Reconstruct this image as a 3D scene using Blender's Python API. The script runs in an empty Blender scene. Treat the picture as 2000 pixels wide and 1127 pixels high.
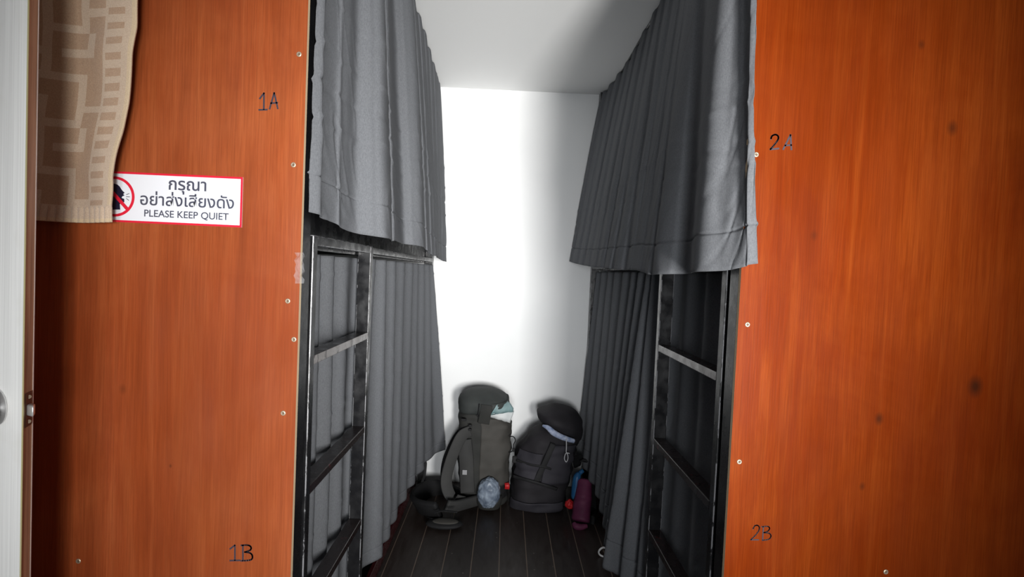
import bpy, bmesh, math, random
from mathutils import Vector, Matrix, noise
S = bpy.context.scene
C = S.collection
R = math.radians

# ------------------------------------------------------------------ camera
CAM_Z = 1.30
VPX, VPY, ROLL = 990.0, 532.0, 0.0437          # where the aisle's lines meet, and the tilt of the verticals
dy = Vector((VPX - 1000, -(VPY - 563.5), -1000)).normalized()
_sr, _cr = math.sin(ROLL), math.cos(ROLL)
dz = Vector((_sr, _cr, 0)); dz.z = (dy.x * _sr + dy.y * _cr) / -dy.z
dz.normalize()
dx = dy.cross(dz).normalized()
ROT = Matrix((dx, dy, dz))                      # camera space -> world space
cam_d = bpy.data.cameras.new('camera'); cam_d.sensor_width = 36; cam_d.lens = 18; cam_d.clip_start = .02
cam = bpy.data.objects.new('camera', cam_d); C.objects.link(cam)
cam.matrix_world = Matrix.Translation((0, 0, CAM_Z)) @ ROT.to_4x4()
S.camera = cam
CAMP = Vector((0, 0, CAM_Z))

def ray(px, py): return ROT @ Vector(((px - 1000) / 1000, -(py - 563.5) / 1000, -1))
def at(px, py, Y):
    d = ray(px, py); return CAMP + d * (Y / d.y)

# ------------------------------------------------------------------ light
S.view_settings.view_transform = 'Standard'; S.view_settings.look = 'None'
S.view_settings.gamma = 1; S.view_settings.use_curve_mapping = False
S.view_settings.exposure = 0.0
w = bpy.data.worlds.new('daylight'); S.world = w; w.use_nodes = True
w.node_tree.nodes['Background'].inputs[0].default_value = (.80, .90, 1.0, 1)
w.node_tree.nodes['Background'].inputs[1].default_value = 0.15
def area(name, loc, target, sx, sy, power, col, spread):
    l = bpy.data.lights.new(name, 'AREA'); l.shape = 'RECTANGLE'; l.size = sx; l.size_y = sy
    l.energy = power; l.color = col; l.spread = R(spread)
    o = bpy.data.objects.new(name, l); C.objects.link(o); o.location = loc
    o.rotation_euler = (Vector(target) - Vector(loc)).to_track_quat('-Z', 'Y').to_euler()
    return o
area('doorway_light', (.92, -2.1, 1.15), (-.50, 3.1, 1.12), .5, .9, 14.5, (1, .985, .96), 44)
area('window_light', (.0, -1.9, 1.1), (-.12, 3.1, .98), .5, .7, 5.6, (.97, .985, 1), 46)
area('ceiling_fill_light', (.95, -1.7, .45), (-.15, 2.7, 2.4), .5, .5, 7.5, (1, .985, .96), 38)  # added fill lamp aimed up to brighten the ceiling; no real source there

# ------------------------------------------------------------------ node helpers / materials
def mat(name, col=(.5, .5, .5), rough=.5, metal=0, spec=.5):
    m = bpy.data.materials.new(name); m.use_nodes = True
    b = m.node_tree.nodes['Principled BSDF']
    b.inputs['Base Color'].default_value = (*col, 1); b.inputs['Roughness'].default_value = rough
    b.inputs['Metallic'].default_value = metal; b.inputs['Specular IOR Level'].default_value = spec
    return m
class N:
    def __init__(s, m): s.t = m.node_tree; s.b = s.t.nodes['Principled BSDF']
    def new(s, k, **kw):
        n = s.t.nodes.new(k)
        for a, v in kw.items(): setattr(n, a, v)
        return n
    def put(s, sock, v):
        if isinstance(v, bpy.types.NodeSocket): s.t.links.new(v, sock)
        else: sock.default_value = v
    def coord(s, scale=(1, 1, 1), loc=(0, 0, 0)):
        tc = s.new('ShaderNodeTexCoord'); mp = s.new('ShaderNodeMapping')
        s.put(mp.inputs[0], tc.outputs['Object']); mp.inputs['Scale'].default_value = scale; mp.inputs['Location'].default_value = loc
        return mp.outputs[0]
    def noise(s, vec, scale=5, detail=4, rough=.5, dist=0):
        n = s.new('ShaderNodeTexNoise'); s.put(n.inputs['Vector'], vec)
        n.inputs['Scale'].default_value = scale; n.inputs['Detail'].default_value = detail
        n.inputs['Roughness'].default_value = rough; n.inputs['Distortion'].default_value = dist
        return n.outputs['Fac']
    def ramp(s, fac, stops):
        n = s.new('ShaderNodeValToRGB'); s.put(n.inputs[0], fac); e = n.color_ramp.elements
        while len(e) < len(stops): e.new(.5)
        for el, (p, c) in zip(e, stops): el.position = p; el.color = (*c, 1) if len(c) == 3 else c
        return n.outputs[0]
    def mix(s, fac, a, b, mode='MIX'):
        n = s.new('ShaderNodeMix', data_type='RGBA', blend_type=mode)
        s.put(n.inputs[0], fac)
        s.put(n.inputs[6], (*a, 1) if isinstance(a, tuple) else a); s.put(n.inputs[7], (*b, 1) if isinstance(b, tuple) else b)
        return n.outputs[2]
    def math(s, op, a, b=0.0, c=0.0):
        n = s.new('ShaderNodeMath', operation=op)
        for i, v in enumerate((a, b, c)): s.put(n.inputs[i], v)
        return n.outputs[0]
    def bump(s, h, strength=.2, dist=.01):
        n = s.new('ShaderNodeBump'); s.put(n.inputs['Height'], h); n.inputs['Strength'].default_value = strength
        n.inputs['Distance'].default_value = dist; s.put(s.b.inputs['Normal'], n.outputs[0])
    def col(s, c): s.put(s.b.inputs['Base Color'], c)
    def rough(s, c): s.put(s.b.inputs['Roughness'], c)

def plywood(name, dark, mid, light, seed, knots=(), spec=.32):
    m = mat(name, mid, .36, 0, spec); n = N(m)
    warp = n.noise(n.coord((1.2, 1, .5), (seed, 0, 0)), 2.2, 3)
    grain = n.noise(n.coord((9, 9, .55), (seed, seed, 0)), 3.0, 6, .62, 1.1)
    c = n.ramp(grain, [(.08, dark), (.5, mid), (.92, light)])
    blot = n.noise(n.coord((1, 1, .8), (seed * 2, 0, 3)), 3.2, 5, .6, .6)
    c = n.mix(n.math('MULTIPLY', n.ramp(blot, [(.42, (0, 0, 0)), (.72, (1, 1, 1))]), .5), c, light)
    c = n.mix(n.math('MULTIPLY', n.ramp(warp, [(.35, (1, 1, 1)), (.6, (0, 0, 0))]), .45), c, dark)
    fine = n.noise(n.coord((330, 330, 7), (0, 0, seed)), 1, 3, .7)
    c = n.mix(n.ramp(fine, [(.35, (.45, .45, .45)), (.6, (0, 0, 0))]), c, tuple(v * .55 for v in mid))
    for (kx, kz, r, st) in knots:
        tc = n.new('ShaderNodeTexCoord'); vm = n.new('ShaderNodeVectorMath', operation='SUBTRACT')
        n.put(vm.inputs[0], tc.outputs['Object']); vm.inputs[1].default_value = (kx, 0, kz)
        v2 = n.new('ShaderNodeVectorMath', operation='MULTIPLY'); n.put(v2.inputs[0], vm.outputs[0]); v2.inputs[1].default_value = (1, 0, .7)
        ln = n.new('ShaderNodeVectorMath', operation='LENGTH'); n.put(ln.inputs[0], v2.outputs[0])
        d = n.math('DIVIDE', ln.outputs['Value'], r)
        c = n.mix(n.math('MULTIPLY', n.ramp(d, [(.2, (1, 1, 1)), (1, (0, 0, 0))]), st), c, (.035, .010, .004))
    n.col(c)
    n.rough(n.ramp(n.noise(n.coord((3, 3, 1.2)), 4, 4), [(.3, (.30,) * 3), (.7, (.46,) * 3)]))
    n.bump(fine, .08, .002)
    return m

M = {}
M['edge'] = mat('plywood_edge', (.62, .47, .30), .7)
def fabric(name, a, b):
    m = mat(name, a, .92, 0, .2); n = N(m)
    f = n.noise(n.coord((1, 1, .16)), 900, 2, .7); g = n.noise(n.coord((.16, .16, 1)), 1100, 2, .7)
    s = n.math('ADD', n.math('MULTIPLY', f, .6), n.math('MULTIPLY', g, .4))
    n.col(n.ramp(s, [(.38, a), (.62, b)])); n.bump(s, .25, .001)
    return m
M['curtain'] = fabric('grey_curtain_weave', (.095, .099, .108), (.140, .146, .157))
def metal_paint(name, base, chip, amt):
    m = mat(name, base, .24, 0, .55); n = N(m)
    a = n.noise(n.coord((1, 1, .35)), 42, 6, .72)
    k = n.ramp(a, [(amt, (0, 0, 0)), (amt + .03, (1, 1, 1))])
    n.col(n.mix(k, base, chip))
    n.rough(n.ramp(n.noise(n.coord(), 25, 3), [(.3, (.18,) * 3), (.7, (.40,) * 3)]))
    n.bump(n.noise(n.coord(), 70, 3), .10, .002)
    return m
M['black'] = metal_paint('chipped_black_paint', (.008, .008, .009), (.10, .095, .10), .75)
M['worn'] = metal_paint('worn_black_paint', (.20, .185, .18), (.05, .04, .04), .56)
M['scuff'] = metal_paint('scuffed_edge_paint', (.20, .20, .21), (.012, .012, .013), .50)
M['red_black'] = metal_paint('black_paint_over_red', (.012, .007, .007), (.10, .018, .02), .62)
M['maroon'] = metal_paint('maroon_board', (.055, .008, .010), (.16, .03, .035), .62)
M['dark'] = mat('dark_board', (.012, .012, .013), .6)

m = M['white'] = mat('white_wall_paint', (.86, .87, .87), .75, 0, .25); n = N(m)
n.col(n.ramp(n.noise(n.coord(), 1.6, 5), [(.3, (.80, .815, .82)), (.7, (.88, .885, .885))])); n.bump(n.noise(n.coord(), 60, 3), .05, .003)
m = M['ceil'] = mat('ceiling_paint', (.86, .865, .86), .8, 0, .2); n = N(m); n.bump(n.noise(n.coord(), 50, 3), .04, .003)
m = M['floor'] = mat('dark_plank_floor', (.012, .009, .008), .34); n = N(m)
tc = n.new('ShaderNodeTexCoord'); sx = n.new('ShaderNodeSeparateXYZ'); n.put(sx.inputs[0], tc.outputs['Object'])
u = n.math('DIVIDE', n.math('ADD', sx.outputs[0], 9.9817), .1235)
fr = n.math('ABSOLUTE', n.math('SUBTRACT', n.math('FRACT', u), .5))
seam = n.ramp(fr, [(.478, (0, 0, 0)), (.492, (1, 1, 1))])
pl = n.new('ShaderNodeTexWhiteNoise', noise_dimensions='1D'); n.put(pl.inputs['W'], n.math('FLOOR', u))
base = n.mix(pl.outputs['Value'], (.014, .0112, .0104), (.028, .020, .017))
gr = n.noise(n.coord((22, 1.2, 22)), 4, 5, .6)
base = n.mix(n.math('MULTIPLY', gr, .55), base, (.022, .014, .011))
base = n.mix(n.math('MULTIPLY', seam, .9), base, (.17, .125, .095))
vor = n.new('ShaderNodeTexVoronoi', feature='F1'); n.put(vor.inputs['Vector'], n.coord()); vor.inputs['Scale'].default_value = 21
speck = n.ramp(vor.outputs['Distance'], [(.06, (1, 1, 1)), (.09, (0, 0, 0))])
gate = n.ramp(n.noise(n.coord(), 4, 2), [(.5, (0, 0, 0)), (.56, (1, 1, 1))])
base = n.mix(n.math('MULTIPLY', n.math('MULTIPLY', speck, gate), .55), base, (.25, .23, .20))
n.col(base); n.rough(n.ramp(n.noise(n.coord((8, 2, 8)), 5, 4), [(.3, (.32,) * 3), (.7, (.58,) * 3)]))
n.bump(n.math('SUBTRACT', gr, n.math('MULTIPLY', seam, 1.5)), .12, .003)

m = M['door'] = mat('door_white_laminate', (.66, .67, .66), .55); n = N(m)
g = n.noise(n.coord((240, 240, 2.2)), 1, 3, .6); b2 = n.noise(n.coord((1, 1, 1)), 7, 4)
c = n.mix(n.ramp(g, [(.35, (0, 0, 0)), (.65, (.8, .8, .8))]), (.70, .70, .69), (.84, .845, .83))
n.col(n.mix(n.ramp(b2, [(.55, (0, 0, 0)), (.8, (.35, .35, .35))]), c, (.50, .47, .36))); n.bump(g, .12, .002)
m = M['doorcore'] = mat('raw_door_edge_wood', (.27, .15, .085), .7); n = N(m)
n.col(n.ramp(n.noise(n.coord((60, 60, 2.5)), 1.5, 5, .6), [(.3, (.22, .13, .08)), (.5, (.42, .27, .17)), (.72, (.55, .37, .24))]))
M['lip'] = mat('yellowed_laminate_lip', (.42, .38, .20), .7)
M['chrome'] = mat('brushed_metal', (.60, .60, .60), .33, .7)
M['rust'] = mat('rusty_plate', (.085, .035, .022), .6, .4)
M['screw'] = mat('brass_screw', (.55, .45, .33), .42, .7)
M['screwhole'] = mat('screw_recess', (.12, .08, .05), .6)
M['ink'] = mat('marker_ink', (.030, .022, .035), .55)
M['paper'] = mat('sign_white', (.70, .72, .76), .35)
M['red'] = mat('sign_red', (.62, .012, .035), .35)
M['navy'] = mat('sign_black', (.010, .010, .028), .35)
M['grey_ink'] = mat('sign_grey', (.062, .066, .095), .4)
def terry(name, a, b):
    m = mat(name, a, .95, 0, .1); n = N(m)
    f = n.noise(n.coord(), 420, 3, .75); n.col(n.ramp(f, [(.3, a), (.7, b)])); n.bump(f, .55, .003)
    m.node_tree.nodes['Principled BSDF'].inputs['Sheen Weight'].default_value = .3
    return m
M['tw_dark'] = terry('towel_tan_pile', (.33, .215, .14), (.45, .32, .215))
M['tw_light'] = terry('towel_pale_pile', (.43, .325, .24), (.56, .45, .34))
M['tw_hem'] = terry('towel_hem_weave', (.48, .37, .24), (.60, .48, .33))
def nylon(name, a, b, rough=.75, sc=9):
    m = mat(name, a, rough, 0, .25); n = N(m)
    n.col(n.ramp(n.noise(n.coord(), sc, 4), [(.3, a), (.7, b)])); n.bump(n.noise(n.coord(), 700, 2), .2, .001)
    return m
M['pk_grey'] = nylon('pack_grey_nylon', (0.0201, 0.0209, 0.0201), (0.0325, 0.0325, 0.0302))
M['pk_panel'] = nylon('pack_side_nylon', (0.0447, 0.0428, 0.0390), (0.0651, 0.0614, 0.0558))
M['pk_lid'] = nylon('pack_lid_nylon', (0.0260, 0.0295, 0.0295), (0.0477, 0.0521, 0.0504))
M['pk_black'] = nylon('black_webbing', (.008, .008, .009), (.016, .016, .017), .7)
M['pk_strap'] = nylon('grey_padding', (0.0316, 0.0316, 0.0316), (0.0465, 0.0465, 0.0456), .8)
M['pk_dark'] = nylon('dark_pack_nylon', (0.0130, 0.0118, 0.0139), (0.0238, 0.0218, 0.0258))
M['pk_dark2'] = nylon('dark_pack_panel', (0.0231, 0.0221, 0.0274), (0.0379, 0.0359, 0.0442))
M['lining'] = nylon('pale_liner', (.52, .55, .56), (.66, .68, .68), .5, 14)
M['teal'] = nylon('teal_liner', (.13, .22, .23), (.25, .34, .35), .5, 20)
M['silver'] = nylon('silver_blue_wrap', (.05, .07, .11), (.27, .32, .39), .32, 22)
M['bluecloth'] = nylon('pale_blue_cloth', (.15, .20, .33), (.46, .50, .62), .7, 45)
M['cord'] = mat('pale_cord', (.42, .42, .44), .8)
M['redtag'] = mat('red_tag', (.42, .012, .014), .5)
M['blue'] = nylon('blue_bottle', (.010, .06, .16), (.03, .14, .30), .35)
M['purple'] = nylon('maroon_roll', (0.0780, 0.0130, 0.0416), (0.1365, 0.0286, 0.0715), .6, 15)
M['plastic'] = mat('white_plastic', (.75, .75, .75), .4)
M['patch'] = mat('pale_patch', (.26, .26, .27), .6)
m = M['tape'] = mat('clear_tape', (.7, .7, .72), .12); m.node_tree.nodes['Principled BSDF'].inputs['Alpha'].default_value = .08

# ------------------------------------------------------------------ object helpers
def wloc(o):
    v = Vector((0, 0, 0))
    while o: v += o.location; o = o.parent
    return v
def obj(name, bm, m, parent=None, smooth=False, label=None):
    """bm is in world coordinates; links ONE mesh object"""
    me = bpy.data.meshes.new(name)
    if isinstance(bm, bmesh.types.BMesh):
        bm.to_mesh(me); bm.free()
    else: me.from_pydata(bm[0], [], bm[1])
    for mm in (m if isinstance(m, (list, tuple)) else [m]): me.materials.append(mm)
    if smooth:
        for p in me.polygons: p.use_smooth = True
    o = bpy.data.objects.new(name, me); C.objects.link(o)
    if parent:
        o.parent = parent; me.transform(Matrix.Translation(-wloc(parent)))
    else:
        xs = [v.co for v in me.vertices]
        b = Vector(((min(v.x for v in xs) + max(v.x for v in xs)) / 2, (min(v.y for v in xs) + max(v.y for v in xs)) / 2, min(v.z for v in xs)))
        me.transform(Matrix.Translation(-b)); o.location = b
    if label: o['label'] = label
    return o
def thing(name, label, cat, loc, group=None):
    o = bpy.data.objects.new(name, None); C.objects.link(o); o.location = loc; o.empty_display_size = .1
    return tag(o, label, cat, group)
def tag(o, label, cat, group=None):
    o['label'] = label; o['category'] = cat
    if group: o['group'] = group
    return o
def struct(o, label=None, cat=None):
    o['kind'] = 'structure'
    if label: o['label'] = label
    if cat: o['category'] = cat
    return o
def box(bm, x0, x1, y0, y1, z0, z1, bev=0, mi=0, emi=None):
    t = bmesh.new()
    vs = [t.verts.new((x, y, z)) for x in (min(x0, x1), max(x0, x1)) for y in (y0, y1) for z in (z0, z1)]
    for f in ((0, 1, 3, 2), (4, 6, 7, 5), (0, 4, 5, 1), (2, 3, 7, 6), (0, 2, 6, 4), (1, 5, 7, 3)): t.faces.new([vs[i] for i in f])
    bmesh.ops.recalc_face_normals(t, faces=t.faces)
    if bev: bmesh.ops.bevel(t, geom=t.edges[:], offset=bev, segments=2, affect='EDGES', profile=.5)
    for f in t.faces: f.material_index = mi if emi is None or max(abs(q) for q in f.normal) > .99 else emi
    me = bpy.data.meshes.new('t'); t.to_mesh(me); t.free(); bm.from_mesh(me); bpy.data.meshes.remove(me)
    return bm
def bx(*a, **k): return box(bmesh.new(), *a, **k)
def cr(P, t):
    """Catmull-Rom through tuples; t in 0..len-1"""
    k = min(int(t), len(P) - 2); f = t - k
    p = [P[max(0, min(len(P) - 1, k + d))] for d in (-1, 0, 1, 2)]
    return tuple(.5 * (2 * b + (c - a) * f + (2 * a - 5 * b + 4 * c - d) * f * f + (3 * b - a - 3 * c + d) * f ** 3) for a, b, c, d in zip(*p))
def sample(P, n): return [cr(P, (len(P) - 1) * i / (n - 1)) for i in range(n)]
def nz(p, s, seed=0): return noise.noise(Vector((p[0] * s + seed * 7.3, p[1] * s - seed * 3.1, p[2] * s + seed)))
def grid_faces(nu, nv, closed=False):
    F = []
    for j in range(nv - 1):
        for i in range(nu if closed else nu - 1):
            a = j * nu + i; b = j * nu + (i + 1) % nu
            F.append((a, b, b + nu, a + nu))
    return F
def tube(path, r, seg=10, closed_ends=True, smooth_n=None):
    pts = [Vector(p) for p in (sample([tuple(p) for p in path], smooth_n) if smooth_n else path)]
    V, up = [], Vector((0, 0, 1))
    rs = r if isinstance(r, (list, tuple)) else [r] * len(pts)
    if len(rs) != len(pts): rs = [cr([(q,) for q in rs], (len(rs) - 1) * i / (len(pts) - 1))[0] for i in range(len(pts))]
    prev = None
    for i, p in enumerate(pts):
        d = (pts[min(i + 1, len(pts) - 1)] - pts[max(i - 1, 0)]).normalized()
        if prev is None: a = d.cross(up if abs(d.z) < .95 else Vector((1, 0, 0))).normalized()
        else: a = (prev - d * prev.dot(d)).normalized()
        prev = a; b = d.cross(a)
        for k in range(seg):
            t = 2 * math.pi * k / seg; V.append(p + (a * math.cos(t) + b * math.sin(t)) * rs[i])
    F = grid_faces(seg, len(pts), True)
    F.append(tuple(reversed(range(seg)))); F.append(tuple(range(len(V) - seg, len(V))))
    bm = bmesh.new(); vs = [bm.verts.new(v) for v in V]
    for f in F: bm.faces.new([vs[i] for i in f])
    return bm
def ribbon(path, wdir, width, thick, n=24):
    """strap: rectangular section swept along path; wdir = direction(s) of its width"""
    pts = [Vector(p) for p in sample([tuple(p) for p in path], n)]
    bm = bmesh.new(); rows = []
    W = wdir if isinstance(wdir, list) else [wdir, wdir]
    for i, p in enumerate(pts):
        d = (pts[min(i + 1, n - 1)] - pts[max(i - 1, 0)]).normalized()
        wv = Vector(cr([tuple(x) for x in W], (len(W) - 1) * i / (n - 1)))
        wv = (wv - d * wv.dot(d)).normalized(); nn = d.cross(wv)
        row = []
        for (a, b) in ((-1, -.6), (-.9, -1), (.9, -1), (1, -.6), (1, .6), (.9, 1), (-.9, 1), (-1, .6)):
            row.append(bm.verts.new(p + wv * a * width / 2 + nn * b * thick / 2))
        rows.append(row)
    for r0, r1 in zip(rows, rows[1:]):
        for k in range(8): bm.faces.new((r0[k], r0[(k + 1) % 8], r1[(k + 1) % 8], r1[k]))
    bm.faces.new(rows[0][::-1]); bm.faces.new(rows[-1])
    bmesh.ops.recalc_face_normals(bm, faces=bm.faces)
    return bm
def loft(rings, nl=40, seg=56, amp=.006, fr=9, seed=1, grow=0, a0=None, a1=None, z0=0, z1=1, crease=0):
    """rings (z, cx, cy, rx, ry, exponent) from bottom to top -> closed soft body; with a0..a1 an open patch lying on it"""
    V, nu = [], seg
    closed = a0 is None
    for j in range(nl):
        t = (z0 + (z1 - z0) * j / (nl - 1)) * (len(rings) - 1)
        z, cx, cy, rx, ry, ex = cr(rings, t)
        for i in range(seg):
            a = 2 * math.pi * i / seg if closed else a0 + (a1 - a0) * i / (seg - 1)
            c, s = math.cos(a), math.sin(a)
            k = abs(c) ** ex + abs(s) ** ex; k = k ** (-1 / ex)
            p = Vector((cx + rx * k * c, cy + ry * k * s, z)); o = Vector((c, s, 0))
            d = amp * (nz(p, fr, seed) + .5 * nz(p, fr * 2.3, seed + 5)) + grow
            if crease: d += crease * nz((p.x * .35, p.y * .35, p.z), 24, seed + 9)
            V.append(p + o * d)
    F = grid_faces(nu, nl, closed)
    if closed:
        F.append(tuple(reversed(range(seg)))); F.append(tuple(range(len(V) - seg, len(V))))
    bm = bmesh.new(); vs = [bm.verts.new(v) for v in V]
    for f in F: bm.faces.new([vs[i] for i in f])
    bmesh.ops.recalc_face_normals(bm, faces=bm.faces)
    if not closed:
        bmesh.ops.solidify(bm, geom=bm.faces[:], thickness=.004)
    return bm

# ------------------------------------------------------------------ the room
CEIL, BACK = 2.392, 3.11
struct(obj('floor', bx(-1.9, 1.9, -2.2, 3.25, -.06, 0), M['floor']), 'dark brown painted plank floor', 'floor')
struct(obj('ceiling', bx(-1.9, 1.9, -.4, 3.25, CEIL, CEIL + .08), M['ceil']), 'plain white ceiling above the bunks', 'ceiling')
struct(obj('wall_back', bx(-1.9, 1.9, BACK, BACK + .12, 0, CEIL), M['white']), 'bright white wall at the end of the aisle', 'wall')
struct(obj('wall_left', bx(-1.9, -1.78, -.4, BACK, 0, CEIL), M['white']), 'white wall left of the left bunk', 'wall')
struct(obj('wall_right', bx(1.78, 1.9, -.4, BACK, 0, CEIL), M['white']), 'white wall right of the right bunk', 'wall')

# ------------------------------------------------------------------ the bunk beds
PY = 1.11                                        # rear face of the plywood end panels
FRONT = 1.10                                     # their front face
AX = {-1: -.442, 1: .505}                        # aisle faces of the two bunks
RUNGZ = (1.086, .777, .470, .163)
LR = at(1905, 755, FRONT)
def strokes(lines, f, width):
    """handwriting: flat ink strokes on the panel"""
    bm = bmesh.new()
    for ln in lines:
        P = [f(*p) for p in ln]
        pts = [Vector(p) for p in (sample([tuple(p) for p in P], 4 * len(P)) if len(P) > 3 else P)]
        for a, b in zip(pts, pts[1:]):
            d = (b - a).normalized(); nn = Vector((d.z, 0, -d.x)) * width / 2; e = d * width * .3
            box_pts = [a - e + nn, b + e + nn, b + e - nn, a - e - nn]
            q = [bm.verts.new((v.x, FRONT - .0004, v.z)) for v in box_pts] + [bm.verts.new((v.x, FRONT + .0002, v.z)) for v in box_pts]
            for fc in ((0, 1, 2, 3), (7, 6, 5, 4), (0, 4, 5, 1), (1, 5, 6, 2), (2, 6, 7, 3), (3, 7, 4, 0)): bm.faces.new([q[i] for i in fc])
    bmesh.ops.recalc_face_normals(bm, faces=bm.faces)
    return bm
def screw_bm(x, z, r=.0048):
    bm = bmesh.new(); seg = 18
    prof = ((r * 1.15, .0003, 0), (r, .0012, 0), (r * .62, .0016, 0), (r * .50, .0010, 1), (0, .0006, 1))
    rows = []
    for (rr, h, mi) in prof:
        rows.append([bm.verts.new((x + rr * math.cos(2 * math.pi * k / seg), FRONT - h, z + rr * math.sin(2 * math.pi * k / seg))) for k in range(seg)] if rr else [bm.verts.new((x, FRONT - h, z))])
    for i in range(len(rows) - 1):
        for k in range(seg):
            k2 = (k + 1) % seg
            f = bm.faces.new((rows[i][k], rows[i][k2], rows[i + 1][k2], rows[i + 1][k]) if len(rows[i + 1]) > 1 else (rows[i][k], rows[i][k2], rows[i + 1][0]))
            f.material_index = prof[i + 1][2]
    bmesh.ops.recalc_face_normals(bm, faces=bm.faces)
    return bm

def bunk(side, label, screws, numbers, pm):
    a = AX[side]; o = side                       # the bed lies on the far side (o) of its aisle face
    X = lambda d: a + o * d                      # d = distance behind the aisle face
    t = thing('bunk_bed', label, 'bunk bed', (a + o * .45, 2.1, 0))
    # end panel: stained plywood sheet with pale raw edges
    bm = bx(X(0), X(.98), FRONT, PY, 0, CEIL)
    for f in bm.faces:
        if abs(f.normal.x) > .9: f.material_index = 1
    pan = obj('end_panel', bm, [pm, M['edge']], t, label='orange stained plywood panel')
    for (px, py) in screws:
        p = at(px, py, FRONT); obj('screw', screw_bm(p.x, p.z), [M['screw'], M['screwhole']], pan, True)
    for (lines, f, wd) in numbers: obj('bed_number', strokes(lines, f, wd), M['ink'], pan, label='handwritten bed number in dark ink')
    # steel frame
    for y0, y1 in ((PY + .001, PY + .046), (3.045, 3.09)):
        obj('post', bx(X(.001), X(.044), y0, y1, 0, 2.385, bev=.002, emi=1), [M['black'], M['scuff']], t)
    obj('post', bx(X(.93), X(.975), PY + .001, PY + .046, 0, 2.385, bev=.002), M['black'], t)
    obj('post', bx(X(.93), X(.975), 3.045, 3.09, 0, 2.385, bev=.002), M['black'], t)
    obj('side_rail', bx(X(.046), X(.062), PY + .047, 3.044, 1.335, 1.46, bev=.002), M['black'], t)
    bm = bx(X(.002), X(.026), 1.692, 3.044, 1.342, 1.364, bev=.002)
    obj('guard_bar', bm, M['black'], t)
    obj('base_board', bx(X(.050), X(.068), PY + .047, 3.044, .002, .062, bev=.002), M['maroon'], t, label='dark red board at floor level')
    obj('upper_deck', bx(X(.064), X(.975), PY + .047, 3.044, 1.36, 1.40), M['dark'], t)
    obj('lower_deck', bx(X(.12), X(.975), PY + .047, 3.044, .22, .26), M['dark'], t)
    ux = .060 if side == 1 else .022
    obj('curtain_rail', tube([(X(ux) , 1.16, 2.385), (X(ux), 3.08, 2.385)], .008), M['black'], t, True)
    obj('curtain_rail', tube([(X(.10), 1.16, 1.318), (X(.10), 3.044, 1.318)], .006), M['black'], t, True)
    # ladder of box steel
    bm = bmesh.new()
    for y0, y1 in ((1.172, 1.199), (1.664, 1.692)): box(bm, X(0), X(.042), y0, y1, 0, 1.366, .0024, emi=1)
    box(bm, X(.001), X(.024), 1.199, 1.664, 1.343, 1.366, .002, emi=1)
    lad = obj('ladder', bm, [M['black'], M['scuff']], t)
    for i, z in enumerate(RUNGZ):
        bm = bx(X(.0005), X(.042), 1.199, 1.664, z - .022, z, bev=.002)
        ms = [M['red_black'], M['worn']]
        if i == 0:
            for f in bm.faces:
                if f.normal.x * -o > .7: f.material_index = 1
        obj('rung', bm, ms, lad, label='rung with its aisle face worn to bare grey' if i == 0 else None)
    return t, X

sA = 2.0125; fA = lambda u, v: at(u / sA, v / sA, FRONT)
sB = 1.9875; fB = lambda u, v: at(u / sB, 560 + v / sB, FRONT)
sC = 2.2533; fC = lambda u, v: at(1400 + u / sC, 200 + v / sC, FRONT)
sD = 2.64; fD = lambda u, v: at(1400 + u / sD, 700 + v / sD, FRONT)
n1A = [[(1021, 388), (1038, 366)], [(1038, 366), (1037, 430)], [(1018, 432), (1050, 431)], [(1060, 428), (1078, 365)], [(1078, 365), (1092, 427)], [(1064, 406), (1091, 404)]]
n1B = [[(893, 1018), (912, 1003)], [(912, 1003), (912, 1062)], [(893, 1063), (932, 1062)], [(943, 1003), (943, 1062)],
       [(936, 1004), (962, 1003), (974, 1010), (972, 1022), (950, 1030)], [(950, 1030), (972, 1034), (980, 1046), (974, 1060), (936, 1064)]]
n2A = [[(238, 162), (243, 148), (258, 142), (270, 150), (268, 166), (252, 188), (235, 207)], [(235, 207), (272, 203)], [(292, 207), (324, 143)], [(324, 143), (328, 208)], [(300, 190), (328, 188)]]
n2B = [[(186, 880), (196, 863), (210, 861), (219, 872), (214, 892), (196, 915), (175, 935)], [(175, 935), (215, 935)], [(240, 868), (236, 936)],
       [(230, 868), (262, 866), (272, 876), (264, 890), (242, 898)], [(242, 898), (270, 902), (279, 916), (268, 932), (234, 938)]]
BL = Vector((AX[-1] - .45, 2.1, 0)); BR = Vector((AX[1] + .45, 2.1, 0))
kn = []
for (px, py, r, st) in ((1905, 755, .020, .85), (1717, 818, .012, .7), (1860, 250, .014, .6), (1800, 87, .009, .5), (1590, 460, .010, .35), (1684, 950, .008, .5)):
    p = at(px, py, FRONT) - BR; kn.append((p.x, p.z, r, st))
kl = []
for (px, py, r, st) in ((333, 910, .004, .5), (240, 760, .010, .3)):
    p = at(px, py, FRONT) - BL; kl.append((p.x, p.z, r, st))
M['plyL'] = plywood('red_orange_plywood', (.140, .024, .006), (.270, .055, .014), (.38, .105, .032), 3.0, kl)
M['plyR'] = plywood('orange_plywood', (.115, .0145, .0014), (.180, .0245, .0020), (.285, .058, .0075), 11.0, kn, .06)
bunkL, XL = bunk(-1, 'black steel bunk bed left of the aisle, its orange end panel marked 1A and 1B',
                 ((584, 106), (573, 322), (562, 588), (574, 663), (553, 807), (153, 1096)), [(n1A, fA, .0034), (n1B, fB, .0034)], M['plyL'])
bunkR, XR = bunk(1, 'black steel bunk bed right of the aisle, its orange end panel marked 2A and 2B',
                 ((1477, 302), (1460, 634), (1444, 902), (1730, 1117)), [(n2A, fC, .0036), (n2B, fD, .0026)], M['plyR'])

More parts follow.
